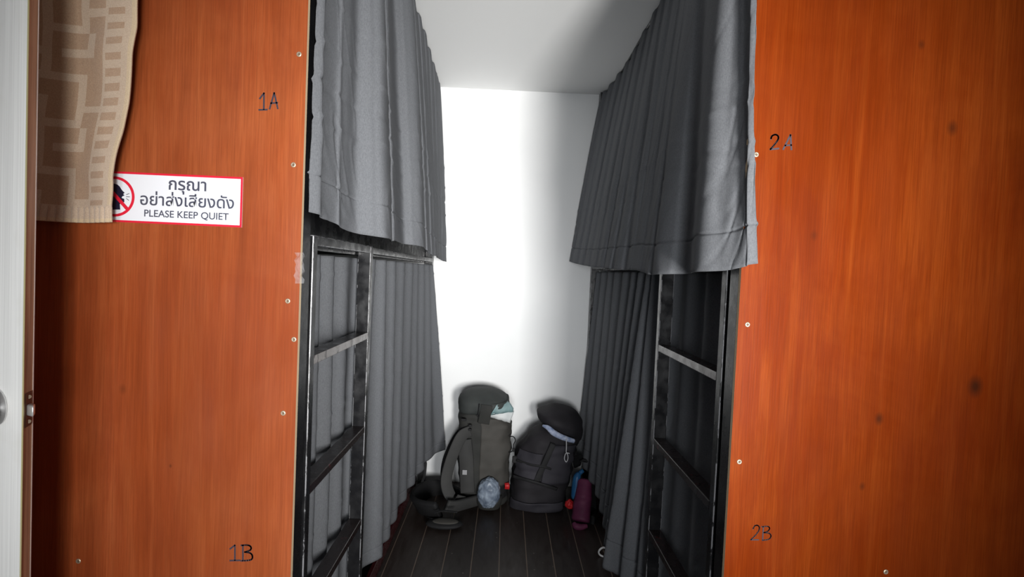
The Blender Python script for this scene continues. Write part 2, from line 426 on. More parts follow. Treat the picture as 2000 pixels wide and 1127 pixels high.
# ------------------------------------------------------------------ curtains
def curtain(name, top, bot, zt, zb, label, group, seed, nu=340, nv=110, hem=.085, wr=.006, power=1.0, creases=(), mid=None, front=False):
    """top/bot: plan points (X, Y) from the front to the back; zt/zb: heights along the same run"""
    V = []
    o_ = 1 if top[0][0] > 0 else -1
    H = zt[0] - zb[0]; hv = 1 - hem / H
    rows = sorted(set([j / (nv - 1) for j in range(nv)] + [hv + q * .0015 / H for q in range(-9, 10)])); nv = len(rows)
    for v in rows:
        for i in range(nu):
            u = i / (nu - 1)
            T = cr(top, u * (len(top) - 1)); B = cr(bot, u * (len(bot) - 1))
            z = cr([(q,) for q in zt], u * (len(zt) - 1))[0]; z2 = cr([(q,) for q in zb], u * (len(zb) - 1))[0]
            k = v ** power
            x, y = T[0] + (B[0] - T[0]) * k, T[1] + (B[1] - T[1]) * k
            if front and u < .06:
                q = min(1, 2 - u / .03); x += q * (T[0] + (B[0] - T[0]) * v ** 3.5 - x); y += q * (T[1] + (B[1] - T[1]) * v ** .6 - y)
            if mid:
                Q = cr(mid, u * (len(mid) - 1)); b4 = 4 * v * (1 - v)
                x += Q[0] * b4; y += Q[1] * b4
            zz = z + (z2 - z) * v
            s = u * len(top)
            d = wr * (noise.noise(Vector((s * .7, zz * 1.3, seed))) * (.3 + .9 * v) + .45 * noise.noise(Vector((s * .9 + zz * 2.5, zz * 4.5, seed + 4))) * (.2 + .8 * v))
            cw = noise.noise(Vector((s * .35, zz * 7 + s * .5, seed + 8))); d += .0022 * math.exp(-(cw / .05) ** 2) * (.3 + .7 * v)
            for (cz, ca) in creases:
                dd = (zz - cz - .01 * noise.noise(Vector((s * .6, cz * 9, seed)))) / .006
                d += ca * math.exp(-dd * dd)
            hd = (v - hv) * H / .0030
            d += o_ * .0035 * math.exp(-hd * hd)
            x += d; y += d * .5
            V.append((x, y, zz))
    o = obj(name, (V, grid_faces(nu, nv)), M['curtain'], None, True)
    so = o.modifiers.new('thickness', 'SOLIDIFY'); so.thickness = .0016
    return tag(o, label, 'curtain', group)
def zigzag(ridges, rx, vx, shift=.45):
    """pleats: ridges at the given Y, valleys between them; rx/vx give X of ridge and valley for a Y"""
    P = []
    for a, b in zip(ridges, ridges[1:] + [None]):
        P.append((rx(a), a))
        if b: P.append((vx(a + (b - a) * shift), a + (b - a) * shift))
    return P
lerp = lambda a, b, t: a + (b - a) * max(0, min(1, t))

# pleats given as seen along the aisle: each fold has its ridge direction at top and hem, its depth, the gap of shade before it and its face depth
def folds(F, start_t, start_b, rt=0, rb=440):
    T, B = list(start_t), list(start_b)
    px = lambda p, row, y: (at(p, row, y).x, y)
    pt, pb = F[0][5], F[0][6]
    for (t, b, y, w, g, _, __) in F:
        sgn = 1 if F[0][0] < 990 else -1
        for L, r, p0, roll, wi in ((T, t, pt, rt, 0), (B, b, pb, rb, 1)):
            v = p0 + sgn * (w[wi] if isinstance(w, tuple) else w); yv = y - g
            L.append(px(v, roll, yv)); L.append(px(v + (r - v) * .55, roll, yv + g * .35)); L.append(px(r, roll, y))
        pt, pb = t, b
    return T, B
# upper left: hem at the front, two broad lit folds, then tight ones to the back wall
UC, LC = 'curtains of the upper bunks', 'curtains of the lower bunks'
def rep(z): return z if len(z) > 1 else z * 2
FL = [(681, 668, 1.27, 16, .05, 641, 632), (728, 760, 1.405, (10, 26), .07, 0, 0), (745, 772, 1.62, 5, .05, 0, 0), (797, 828, 1.90, (10, 14), .09, 0, 0), (810, 838, 2.10, 4, .07, 0, 0),
      (823, 845, 2.26, 4, .06, 0, 0), (835, 851, 2.42, 4, .07, 0, 0), (845, 857, 2.60, 3, .07, 0, 0), (854, 863, 2.78, 3, .07, 0, 0), (860, 868, 2.92, 3, .06, 0, 0), (866, 875, 3.06, 3, .06, 0, 0)]
topUL, botUL = folds(FL, [(-.436, 1.124), (-.421, 1.138), (-.430, 1.16)], [(-.437, 1.118), (-.419, 1.136), (-.426, 1.16)])
curtain('bed_curtain', topUL, botUL, rep([2.385]), [1.412, 1.395, 1.378, 1.385, 1.375, 1.36, 1.365, 1.355, 1.35, 1.347],
        'grey curtain of the upper left bunk, its broad lit folds above the left ladder', UC, 1, nu=460, wr=.007, power=.85,
        creases=((1.62, .003), (1.70, -.0035), (1.78, .003), (1.90, .002)))
# upper right: drawn flat and dark along the aisle, a broad lit fold at the front
FR = [(1364, 1281, 1.45, 16, .09, 1395, 1361), (1351, 1261, 1.58, 8, .06, 0, 0), (1331, 1243, 1.70, 6, .05, 0, 0), (1309, 1227, 1.82, 6, .06, 0, 0),
      (1292, 1203, 1.98, 5, .07, 0, 0), (1275, 1185, 2.14, 5, .07, 0, 0), (1257, 1170, 2.30, 4, .07, 0, 0), (1242, 1157, 2.47, 4, .07, 0, 0), (1227, 1144, 2.63, 4, .07, 0, 0), (1212, 1133, 2.78, 3, .06, 0, 0), (1198, 1121, 2.93, 3, .06, 0, 0), (1184, 1112, 3.06, 3, .05, 0, 0)]
topUR, botUR = folds(FR, [(.500, 1.128), (.490, 1.138), (.499, 1.152), (.511, 1.168), (.492, 1.174), (.464, 1.205)], [(.527, 1.078), (.515, 1.083), (.505, 1.090), (.494, 1.112), (.478, 1.140), (.446, 1.205)], 0, 500)
curtain('bed_curtain', topUR, botUR, rep([2.385]), [1.342, 1.322, 1.312, 1.325, 1.328, 1.335, 1.342, 1.352, 1.365, 1.382],
        'grey curtain of the upper right bunk, dark with a broad lit front fold', UC, 2, nu=460, front=True, wr=.006, power=.9,
        creases=((1.60, .003), (1.68, -.003), (1.55, .002)))
# lower left: regular gathers behind the ladder, flaring out over the floor at the back
def pleats(Rg, depth_f, shift=.55):
    """ridges (X, Y) with a shallow valley between each two"""
    P = []
    for a, b in zip(Rg, Rg[1:] + [None]):
        P.append(a)
        if b:
            y = a[1] + (b[1] - a[1]) * shift; x = a[0] + (b[0] - a[0]) * shift
            P.append((x + depth_f(y), y))
    return P
front_t = [(-.503, y) for y in (1.175, 1.27, 1.38, 1.49, 1.61)]
tLL = pleats(front_t + [((p - 990) / 1000 * y, y) for p, y in ((732, 1.76), (753, 1.90), (772, 2.06), (790, 2.24), (806, 2.42), (817, 2.58), (828, 2.74), (838, 2.89), (845, 3.03))], lambda y: -.028)
bLL = pleats([(-.500, y) for y in (1.16, 1.28, 1.39, 1.50, 1.62)] + [(-.475, 1.76), (-.435, 1.93), (-.432, 2.07), (-.437, 2.22), (-.436, 2.42), (-.424, 2.58), (-.408, 2.74), (-.388, 2.90), (-.322, 3.035)],
             lambda y: -.032 if y < 2.0 else -.022)
curtain('bed_curtain', tLL, bLL, rep([1.325]), [.18, .17, .18, .19, .195, .20, .21, .225],
        'grey curtain of the lower left bunk, hanging in even pleats behind the left ladder', LC, 3, nu=400, hem=.05, wr=.006, power=.9,
        creases=((1.27, .002), (.86, .0025), (.55, .002)))
# lower right
tLR = pleats([(.568, y) for y in (1.175, 1.30, 1.44, 1.60)] + [(.545, 1.75)] + [((p - 991) / 1000 * y, y) for p, y in ((1276, 1.87), (1265, 1.95), (1249, 2.07), (1235, 2.19), (1219, 2.34), (1202, 2.52), (1189, 2.68), (1177, 2.85), (1166, 3.02))], lambda y: .024)
bLR = pleats([(.562, y) for y in (1.16, 1.29, 1.44, 1.60)] + [(.505, 1.77), (.472, 1.86), (.425, 1.97), (.452, 2.11), (.470, 2.24), (.482, 2.38), (.488, 2.54), (.482, 2.70), (.474, 2.86), (.462, 3.03)],
             lambda y: .036 if 1.8 < y < 2.2 else .026)
curtain('bed_curtain', tLR, bLR, rep([1.325]), [.18, .17, .16, .15, .17, .19, .20, .21, .22],
        'grey curtain of the lower right bunk, hanging dark behind the right ladder', LC, 4, nu=400, hem=.11, wr=.006, power=1.0,
        creases=((1.26, .002), (.90, .0025), (.5, .002)))

# ------------------------------------------------------------------ the open door at the left edge
th = R(22); e0 = at(48.5, 560, .85)
uu = Vector((math.cos(th), -math.sin(th), 0)); nb = Vector((-math.sin(th), math.cos(th), 0))    # along the face to the free edge, and into the leaf
DT = .036
def D(s, b, z): return Vector((e0.x, e0.y, 0)) + uu * s + nb * b + Vector((0, 0, z))
def dbox(s0, s1, b0, b1, z0, z1, bev=0):
    bm = bx(s0, s1, b0, b1, z0, z1, bev=bev)
    for v in bm.verts: v.co = D(*v.co)
    return bm
bm = dbox(-.72, 0, 0, .003, .01, 2.2)
dr = struct(obj('door_1', bm, M['door']), 'open white door leaf at the far left edge', 'door')
obj('door_core', dbox(-.715, -.0008, .003, DT - .003, .01, 2.2), M['doorcore'], dr, label='raw brown wood edge of the leaf')
obj('face_lip', dbox(-.0035, .0007, -.0005, .0032, .01, 2.2, .0006), M['lip'], dr, label='yellowed edge of the white skin')
obj('back_skin', dbox(-.72, 0, DT - .003, DT, .01, 2.2), M['door'], dr)
zl = at(62, 798, .87).z
lp = obj('latch_plate', dbox(-.0005, .0012, .0075, .0285, zl - .029, zl + .029, .0004), M['rust'], dr, label='rusty latch plate')
for dzz in (-.021, .021):
    pb = tube([D(.001, .018, zl + dzz), D(.0022, .018, zl + dzz)], .0032, 12); obj('plate_screw', pb, M['screw'], lp)
bm = bx(0, .0190, .0105, .0255, zl - .0095, zl + .0095, bev=.003)
for v in bm.verts:
    s, b, z = v.co
    if s > .010 and b > .02: s -= .004
    v.co = D(s, b, z)
obj('latch_bolt', bm, M['chrome'], dr, True, label='bare metal latch bolt')
zk = at(-20, 803, .85).z
prof = [(.031, 0), (.031, -.006), (.015, -.010), (.012, -.028), (.020, -.034), (.027, -.044), (.028, -.054), (.022, -.062), (.0, -.064)]
bm = bmesh.new(); seg = 28; rows = []
for r, h in prof: rows.append([bm.verts.new(D(-.0755 + r * math.cos(2 * math.pi * k / seg), h, zk + r * math.sin(2 * math.pi * k / seg))) for k in range(seg)] if r else [bm.verts.new(D(-.0755, h, zk))])
for a_, b_ in zip(rows, rows[1:]):
    for k in range(seg):
        k2 = (k + 1) % seg; bm.faces.new((a_[k], a_[k2], b_[k2], b_[k]) if len(b_) > 1 else (a_[k], a_[k2], b_[0]))
bmesh.ops.recalc_face_normals(bm, faces=bm.faces)
obj('door_knob', bm, M['chrome'], dr, True, label='round metal knob')

# ------------------------------------------------------------------ towel with a fret pattern
FRET = ["#....#......", "#....#......", "#.####..####", "#.......#...", "#.......#...", "#####...#..#", "....#...#..#", "....#...####", "#...#.......", "#...######..", "#...#.......", "#####......."]
nu, nv = 190, 330
EDGE = [(-.735, 2.26), (-.7600, 1.818), (-.7650, 1.756), (-.7725, 1.695), (-.783, 1.612), (-.798, 1.534), (-.812, 1.460), (-.8170, 1.367)]   # right border: (X, height)
V = []
for j in range(nv):
    v = j / (nv - 1)                                     # 0 bottom, 1 top
    z = 1.368 + v * .88
    Yc = 1.078 - .028 * min(1, v * 1.3)
    # right border follows the photographed edge (narrower at the bottom), the rest hangs behind the door
    xr = next((lerp(b_, a_, (z - zb_) / (za_ - zb_)) for (a_, za_), (b_, zb_) in zip(EDGE, EDGE[1:]) if z >= zb_), EDGE[-1][0])
    for i in range(nu):
        u = i / (nu - 1)
        x = -1.16 + (xr + 1.16) * u
        yy = Yc + .010 * math.sin(u * 9.5 + .6 + v) * (1 - .4 * v) + .010 * nz((x, 0, z), 7, 3) + .004 * nz((x, 0, z), 19, 5)
        yy -= .030 * max(0, .62 - u) ** 2 * 4 * v
        yy = min(yy, 1.090 if z > 1.36 else 1.09)
        zz = z + .012 * (1 - u) ** 2 * (1 - v) + .006 * math.sin(u * 3.1) * (1 - v) * -1
        if v < .035: yy += .0022 * math.sin(u * 160)
        V.append((x, yy, zz))
F = grid_faces(nu, nv)
me = bpy.data.meshes.new('towel'); me.from_pydata(V, [], F)
for mm in (M['tw_dark'], M['tw_light'], M['tw_hem']): me.materials.append(mm)
for k, p in enumerate(me.polygons):
    j, i = divmod(k, nu - 1); p.use_smooth = True
    s = i / (nu - 1) * .36; hgt = j / (nv - 1) * .86
    if j < 13: mi = 2 if j < 3 else 1
    elif i > nu - 6: mi = 2
    elif i > nu - 34: mi = 1 if (i > nu - 13 or i < nu - 30 or int(hgt / .0145) % 2) else 0
    else:
        cx_, cz_ = int(s / .0155), int(hgt / .0155); mi = 1 if FRET[11 - cz_ % 12][cx_ % 12] == '#' else 0
    p.material_index = mi
tw = bpy.data.objects.new('towel', me); C.objects.link(tw)
b = Vector((-.95, 1.06, 1.368)); me.transform(Matrix.Translation(-b)); tw.location = b
so = tw.modifiers.new('thickness', 'SOLIDIFY'); so.thickness = .005; so.offset = 1
tag(tw, 'tan towel with a pale fret pattern hanging beside the open door', 'towel')

# ------------------------------------------------------------------ the quiet sign
SY = FRONT - .0015
fs = lambda u, v, y=SY: (lambda p: Vector((p.x, y, p.z)))(at(190 + u / 6.667, 320 + v / 6.667, FRONT))
tl, br = fs(-130, 90), fs(1893, 832)
tr = fs(1893, 165); bl_z = fs(-130, 735).z
x0, x1, z1, z0 = tl.x, (br.x + tr.x) / 2, (fs(400, 118).z + tr.z) / 2, (br.z + fs(190, 752).z) / 2
sg = thing('quiet_sign', 'white sign with red border reading PLEASE KEEP QUIET on the left orange panel', 'sign', ((x0 + x1) / 2, FRONT, z0))
obj('sign_plate', bx(x0, x1, SY, FRONT - .0001, z0, z1), M['paper'], sg)
bm = bmesh.new(); bw = .0042
for q in ((x0, x1, z0, z0 + bw), (x0, x1, z1 - bw, z1), (x0, x0 + bw, z0 + bw, z1 - bw), (x1 - bw, x1, z0 + bw, z1 - bw)): box(bm, q[0], q[1], SY - .0003, SY, q[2], q[3])
obj('border', bm, M['red'], sg, label='red border line')
cc = fs(231, 427); k_ = .10 / (fs(231, 427 - 262).z - cc.z) * (fs(231, 427 - 262).z - cc.z) / .10
RR = fs(231, 165).z - cc.z
def ring(r0, r1, y, h, seg=64):
    bm = bmesh.new(); L = []
    for k in range(seg):
        a = 2 * math.pi * k / seg; c, s = math.cos(a), math.sin(a)
        L.append([bm.verts.new((cc.x + r * c, yy, cc.z + r * s)) for r, yy in ((r0, y), (r1, y), (r1, y + h), (r0, y + h))])
    for k in range(seg):
        A, B = L[k], L[(k + 1) % seg]
        for q in range(4): bm.faces.new((A[q], A[(q + 1) % 4], B[(q + 1) % 4], B[q]))
    bmesh.ops.recalc_face_normals(bm, faces=bm.faces); return bm
def poly(pts, y, h):
    bm = bmesh.new(); P = [fs(*p) for p in pts]
    f = bm.faces.new([bm.verts.new((p.x, y, p.z)) for p in P])
    g = bmesh.ops.extrude_face_region(bm, geom=[f]); bmesh.ops.translate(bm, verts=[v for v in g['geom'] if isinstance(v, bmesh.types.BMVert)], vec=(0, h, 0))
    bmesh.ops.recalc_face_normals(bm, faces=bm.faces); bmesh.ops.triangulate(bm, faces=bm.faces); return bm
head = [(180, 262), (225, 258), (270, 272), (300, 297), (318, 328), (335, 352), (364, 376), (345, 396), (362, 412), (330, 428), (325, 446), (358, 458), (360, 500), (322, 505), (300, 528), (306, 597), (90, 597), (92, 520), (75, 470), (62, 400), (80, 330), (125, 280)]
pg = obj('silhouette', poly(head, SY - .0003, .0003), M['navy'], sg, label='black head in profile, speaking')
bm = bmesh.new()
for (a_, b_) in (((384, 404), (425, 388)), ((382, 430), (432, 432)), ((384, 452), (420, 478))):
    p, q = fs(*a_), fs(*b_); d = (q - p).normalized(); nn = Vector((d.z, 0, -d.x)) * .0006
    bm.faces.new([bm.verts.new((w_.x, SY - .0002, w_.z)) for w_ in (p + nn, q + nn, q - nn, p - nn)])
obj('sound_lines', bm, M['navy'], sg)
bm = ring(RR * .87, RR, SY - .0006, .0006)
s2 = poly([(45, 242 - 22), (75, 212 - 22), (415, 575), (385, 607)], SY - .0007, .0004)
tmp = bpy.data.meshes.new('t'); s2.to_mesh(tmp); s2.free(); bm.from_mesh(tmp); bpy.data.meshes.remove(tmp)
obj('prohibition_ring', bm, M['red'], sg, label='red ring with a diagonal bar')
def lettering(txt, p0, p1, off, yscale, name, label):
    cu = bpy.data.curves.new('t', 'FONT'); cu.body = txt; cu.offset = off; cu.fill_mode = 'FRONT'; cu.resolution_u = 6
    o = bpy.data.objects.new('t', cu); C.objects.link(o)
    bpy.context.view_layer.update()
    me = bpy.data.meshes.new_from_object(o.evaluated_get(bpy.context.evaluated_depsgraph_get()))
    bpy.data.objects.remove(o); bpy.data.curves.remove(cu)
    xs = [v.co.x for v in me.vertices]; xa, xb = min(xs), max(xs)
    A, B = fs(*p0), fs(*p1); sc = (B.x - A.x) / (xb - xa); zb_ = (A.z + B.z) / 2
    for v in me.vertices:
        x, y = v.co.x, v.co.y
        v.co = (A.x + (x - xa) * sc, SY - .0003, zb_ + y * sc * yscale)
    o = bpy.data.objects.new(name, me); C.objects.link(o); me.materials.append(M['grey_ink'])
    o.parent = sg; me.transform(Matrix.Translation(-sg.location)); o['label'] = label
lettering('กรุณา', (935, 335), (1425, 357), .016, 1.0, 'lettering', 'upper line of Thai writing')
lettering('อย่าส่งเสียงดัง', (565, 533), (1785, 585), .012, 1.0, 'lettering', 'lower line of Thai writing')
lettering('PLEASE KEEP QUIET', (618, 683), (1715, 735), .012, 1.0, 'lettering', 'English line PLEASE KEEP QUIET')

# ------------------------------------------------------------------ scrap of clear tape on the left bunk's front post
bm = bmesh.new(); pts = []
for j in range(9):
    for i in range(5):
        p = at(583 + i * 4.4 + (2 if j % 2 else 0), 494 + j * 7.4, 1.112); u = i / 4
        pts.append((p.x, 1.094 + .012 * nz((i * .7, j * .6, 1), 1, 2) - .002, p.z))
tp = obj('tape_scrap', (pts, grid_faces(5, 9)), M['tape'], None)
tp.modifiers.new('thickness', 'SOLIDIFY').thickness = .0004
tag(tp, 'crumpled scrap of clear tape on the edge of the left orange panel beside the ladder', 'tape')

# ------------------------------------------------------------------ grey backpack (left)
k1 = 3.887
def c1(u, v, Y): return at(790 + u / k1, 740 + v / k1, Y)
def rings(rows, f, Yc, ry, n, Yb):
    out = []
    lo, hi = rows[0][0], rows[-1][0]
    for i, (v, xl, xr) in enumerate(rows):
        t = (lo - v) / (lo - hi); Yz = Yb + (Yc - Yb) * t
        a, b = f(xl, v, Yc), f(xr, v, Yc); z = f((xl + xr) / 2, v, Yz).z
        r = ry[i] if isinstance(ry, (list, tuple)) else ry
        out.append((max(z, .004), (a.x + b.x) / 2, Yc, (b.x - a.x) / 2, r, n))
    return out
L = thing('backpack', 'grey hiking backpack standing against the white wall beside the left curtain', 'backpack', (c1(600, 990, 2.88).x, 2.88, 0), 'backpacks on the floor')
body = rings([(1005, 480, 735), (985, 440, 765), (930, 425, 774), (850, 415, 778), (700, 405, 785), (550, 408, 795), (420, 414, 803), (335, 416, 806), (285, 418, 775), (240, 424, 735), (200, 450, 700)],
             c1, 2.90, [.085, .11, .125, .13, .13, .128, .125, .12, .115, .11, .09], 3.2, 2.78)
obj('main_body', loft(body, amp=.013, crease=.010, seed=2), M['pk_grey'], L, True)
obj('side_panel', loft(body, nl=30, seg=36, amp=.013, crease=.010, seed=2, grow=.004, a0=R(270 - 6), a1=R(358), z0=.34, z1=.84), M['pk_panel'], L, True, 'lighter grey-brown side panel')
obj('lower_band', loft(body, nl=10, seg=36, amp=.013, crease=.010, seed=2, grow=.005, a0=R(262), a1=R(358), z0=.24, z1=.345), M['pk_black'], L, True)
lid = rings([(244, 480, 690), (230, 428, 755), (205, 412, 790), (178, 408, 796), (150, 411, 788), (122, 424, 765), (95, 462, 728), (75, 520, 680), (66, 570, 630)],
            c1, 2.89, [.09, .125, .142, .148, .145, .128, .10, .06, .025], 2.7, 2.86)
for i, q in enumerate(lid): lid[i] = (q[0], q[1], q[2], q[3], q[4], q[5])
bm = loft(lid, amp=.008, crease=.005, seed=6)
cxl = c1(600, 200, 2.89).x
for v in bm.verts:                                   # the lid sags to the left and is pushed up on the right
    v.co.z += (v.co.x - cxl) * .10 * (1 if v.co.z < lid[4][0] else .2)
ld = obj('lid', bm, M['pk_lid'], L, True, 'rounded top lid')
obj('lid_buckle', tube([c1(568, 190, 2.735), c1(556, 290, 2.745)], .0035, 8), M['pk_black'], ld)
obj('lid_flap', ribbon([c1(625, 200, 2.738), c1(615, 260, 2.745), c1(600, 340, 2.765)], Vector((1, 0, 0)), .062, .005), M['pk_grey'], L, True)
# pale liner showing under the lid at the right
def sheet(rows, seed=0, amp=.003, n=14):
    bm = bmesh.new(); g = []
    for a, b in rows:
        g.append([bm.verts.new(Vector(a).lerp(Vector(b), i / (n - 1)) + Vector((0, amp * nz((i * .4, len(g) * .9, seed), 1, seed), amp * nz((i * .5, len(g), seed + 3), 1, 2)))) for i in range(n)])
    for r0, r1 in zip(g, g[1:]):
        for i in range(n - 1): bm.faces.new((r0[i], r0[i + 1], r1[i + 1], r1[i]))
    bmesh.ops.recalc_face_normals(bm, faces=bm.faces); bmesh.ops.solidify(bm, geom=bm.faces[:], thickness=.003)
    return bm
obj('liner', sheet([(c1(628, 280, 2.752), c1(800, 334, 2.80)), (c1(650, 268, 2.748), c1(812, 300, 2.80)), (c1(665, 262, 2.748), c1(822, 270, 2.80)), (c1(675, 250, 2.75), c1(832, 242, 2.81))], 3, .004), M['lining'], L, True, 'pale liner showing under the lid')
obj('liner_top', sheet([(c1(655, 276, 2.744), c1(826, 250, 2.79)), (c1(668, 250, 2.742), c1(828, 225, 2.79)), (c1(690, 222, 2.742), c1(800, 178, 2.80)), (c1(700, 200, 2.745), c1(780, 165, 2.82))], 5, .005), M['teal'], L, True, 'teal upper part of the liner')
X1 = Vector((1, 0, 0)); Yv = Vector((0, 1, 0))
# shoulder straps
sd = Vector((.9, .42, .0))
obj('shoulder_strap', ribbon([c1(500, 395, 2.78), c1(440, 430, 2.76), c1(390, 520, 2.73), c1(345, 640, 2.71), c1(318, 760, 2.70), c1(330, 850, 2.69), c1(375, 915, 2.69), c1(450, 935, 2.72)],
    [sd, sd, sd, sd, Vector((.8, .3, -.5)), Vector((.3, .3, -1))], .062, .012, 40), M['pk_strap'], L, True)
obj('shoulder_strap', ribbon([c1(430, 380, 2.93), c1(385, 440, 2.95), c1(345, 520, 2.96), c1(312, 610, 2.96), c1(298, 720, 2.96), c1(330, 830, 2.93), c1(400, 900, 2.88)], Vector((.35, .9, 0)), .06, .014, 32), M['pk_black'], L, True)
obj('harness_pad', ribbon([c1(455, 460, 2.775), c1(470, 600, 2.77), c1(475, 740, 2.768), c1(480, 860, 2.765)], X1, .078, .03, 24), M['pk_strap'], L, True)
obj('patch', bx(c1(440, 700, 2.74).x, c1(474, 700, 2.74).x, 2.746, 2.7495, c1(450, 727, 2.747).z, c1(450, 692, 2.747).z), M['patch'], L, label='small pale logo patch')
for (u0, v0, u1, v1) in ((430, 300, 470, 318), (488, 345, 512, 360), (486, 376, 510, 392)):
    obj('buckle', bx(c1(u0, v0, 2.76).x, c1(u1, v0, 2.76).x, 2.752, 2.766, c1(u0, v1, 2.76).z, c1(u0, v0, 2.76).z, bev=.003), M['pk_black'], L)
# hip belt: padded wings lying on the floor at the left
obj('hip_belt', ribbon([c1(450, 935, 2.80), c1(390, 900, 2.90), c1(290, 850, 2.94), c1(190, 850, 2.90), c1(110, 890, 2.80), c1(90, 950, 2.70), c1(160, 985, 2.62), c1(260, 1000, 2.585)],
    [Vector((0, .1, 1)), Vector((0, .1, 1)), Vector((0, .3, 1)), Vector((-.3, .2, 1)), Vector((-.6, -.2, .8)), Vector((-.3, -.5, .9))], .115, .026, 44), M['pk_black'], L, True, 'black padded hip belt')
obj('hip_belt', ribbon([c1(560, 920, 2.765), c1(470, 945, 2.70), c1(390, 965, 2.64), c1(320, 965, 2.60)], Vector((0, -.25, 1)), .06, .022, 20), M['pk_strap'], L, True)
pc = c1(305, 1015, 2.55)
bm = bmesh.new(); bmesh.ops.create_uvsphere(bm, u_segments=32, v_segments=14, radius=1)
for v in bm.verts: v.co = Vector((pc.x + v.co.x * .094, pc.y + v.co.y * .050, .020 + v.co.z * .0195))
obj('belt_wing', bm, M['pk_black'], L, True)
bm = bmesh.new(); bmesh.ops.create_uvsphere(bm, u_segments=32, v_segments=14, radius=1)
for v in bm.verts: v.co = Vector((pc.x + .006 + v.co.x * .066, pc.y - .006 + v.co.y * .030, .0345 + v.co.z * .009))
obj('mesh_pad', bm, M['pk_panel'], L, True, 'pale mesh padding of the belt wing')
obj('belt_strap', ribbon([c1(230, 1015, 2.52), c1(300, 1002, 2.51), c1(400, 1012, 2.52)], Vector((0, 1, .2)), .010, .004, 12), M['pk_black'], L)
obj('webbing', ribbon([c1(135, 632, 2.93), c1(160, 632, 2.93), c1(158, 690, 2.92), c1(150, 740, 2.90), c1(130, 800, 2.86), c1(115, 880, 2.82)], Vector((.9, .3, 0)), .014, .003, 26), M['pk_black'], L)
# cords, tag, pocket
obj('cord_loop', tube([c1(798, 440, 2.80), c1(825, 438, 2.78), c1(842, 465, 2.775), c1(828, 500, 2.775), c1(826, 540, 2.775), c1(795, 562, 2.785)], .0028, 8, smooth_n=30), M['pk_black'], L, True)
obj('cord_toggle', bx(c1(818, 530, 2.77).x, c1(838, 530, 2.77).x, 2.765, 2.779, c1(818, 553, 2.77).z, c1(818, 526, 2.77).z, bev=.003), M['pk_black'], L)
obj('red_tag', ribbon([c1(776, 792, 2.79), c1(780, 812, 2.775), c1(778, 834, 2.785)], X1, .026, .008, 10), M['redtag'], L, True, 'small red tag')
pk = [(.012, c1(640, 985, 2.77).x, 2.785, .062, .06, 2.4), (.05, c1(640, 950, 2.77).x, 2.772, .072, .066, 2.4), (.10, c1(640, 900, 2.77).x, 2.77, .074, .064, 2.4)]
obj('side_pocket', loft([pk[0], pk[1], (.075, pk[2][1], 2.77, .074, .066, 2.4)], nl=10, amp=.003, seed=8), M['pk_grey'], L, True)
sc_ = c1(640, 876, 2.70)
bm = bmesh.new(); bmesh.ops.create_icosphere(bm, subdivisions=5, radius=1)
for v in bm.verts:
    p = v.co.copy(); q = 1 + .08 * nz(p, 2.5, 2) + .09 * abs(nz(p, 4.5, 4)) + .03 * abs(nz(p, 11, 6))
    v.co = Vector((sc_.x + p.x * .060 * q, 2.728 + p.y * .050 * q, sc_.z - .004 + p.z * .080 * q))
tag(obj('wrapped_bundle', bm, M['silver'], None, True), 'round silver-blue bundle stuffed in the side pocket of the grey backpack', 'bundle')

# ------------------------------------------------------------------ black backpack (right)
def c2(u, v, Y): return at(980 + u / k1, 770 + v / k1, Y)
B = thing('backpack', 'black backpack with a drawstring, leaning by the right curtain', 'backpack', (c2(280, 940, 2.86).x, 2.86, 0), 'backpacks on the floor')
body = rings([(950, 90, 430), (925, 62, 460), (800, 68, 478), (650, 82, 505), (520, 102, 535), (400, 140, 560), (320, 185, 575), (265, 245, 575), (230, 310, 560)],
             c2, 2.88, [.10, .13, .15, .155, .15, .14, .125, .10, .06], 2.8, 2.73)
obj('main_body', loft(body, amp=.010, crease=.015, seed=12), M['pk_dark'], B, True)
obj('front_pocket', loft(body, nl=14, seg=40, amp=.010, crease=.015, seed=12, grow=.010, a0=R(205), a1=R(318), z0=.03, z1=.24), M['pk_dark2'], B, True, 'lower pocket')
obj('upper_panel', loft(body, nl=16, seg=24, amp=.010, crease=.015, seed=12, grow=.007, a0=R(205), a1=R(258), z0=.40, z1=.62), M['pk_dark2'], B, True)
obj('upper_panel', loft(body, nl=16, seg=24, amp=.010, crease=.015, seed=12, grow=.007, a0=R(266), a1=R(318), z0=.38, z1=.72), M['pk_dark2'], B, True)
obj('center_strap', ribbon([c2(392, 375, 2.735), c2(350, 470, 2.718), c2(300, 580, 2.712), c2(255, 680, 2.712)], X1, .030, .005, 18), M['pk_black'], B, True)
obj('compression_strap', ribbon([c2(85, 622, 2.76), c2(200, 655, 2.708), c2(320, 690, 2.700), c2(420, 722, 2.72)], Vector((0, 0, 1)), .016, .005, 20), M['pk_black'], B, True)
obj('compression_strap', ribbon([c2(110, 500, 2.77), c2(220, 535, 2.722), c2(330, 555, 2.712), c2(460, 600, 2.74)], Vector((0, 0, 1)), .012, .004, 20), M['pk_black'], B, True)
obj('buckle', bx(c2(80, 490, 2.79).x, c2(116, 490, 2.79).x, 2.775, 2.80, c2(80, 515, 2.79).z, c2(80, 470, 2.79).z, bev=.004), M['pk_black'], B)
lid = rings([(338, 470, 590), (305, 390, 606), (262, 310, 612), (222, 276, 612), (185, 270, 606), (152, 290, 596), (118, 345, 575), (92, 372, 535), (76, 395, 470)],
            c2, 2.87, [.06, .10, .125, .135, .13, .12, .095, .06, .02], 2.4, 2.80)
bm = loft(lid, amp=.010, crease=.008, seed=15)
cx2 = c2(440, 200, 2.87).x
for v in bm.verts: v.co.z -= (v.co.x - cx2) * .16
obj('lid', bm, M['pk_dark'], B, True, 'black hood pushed over to the right')
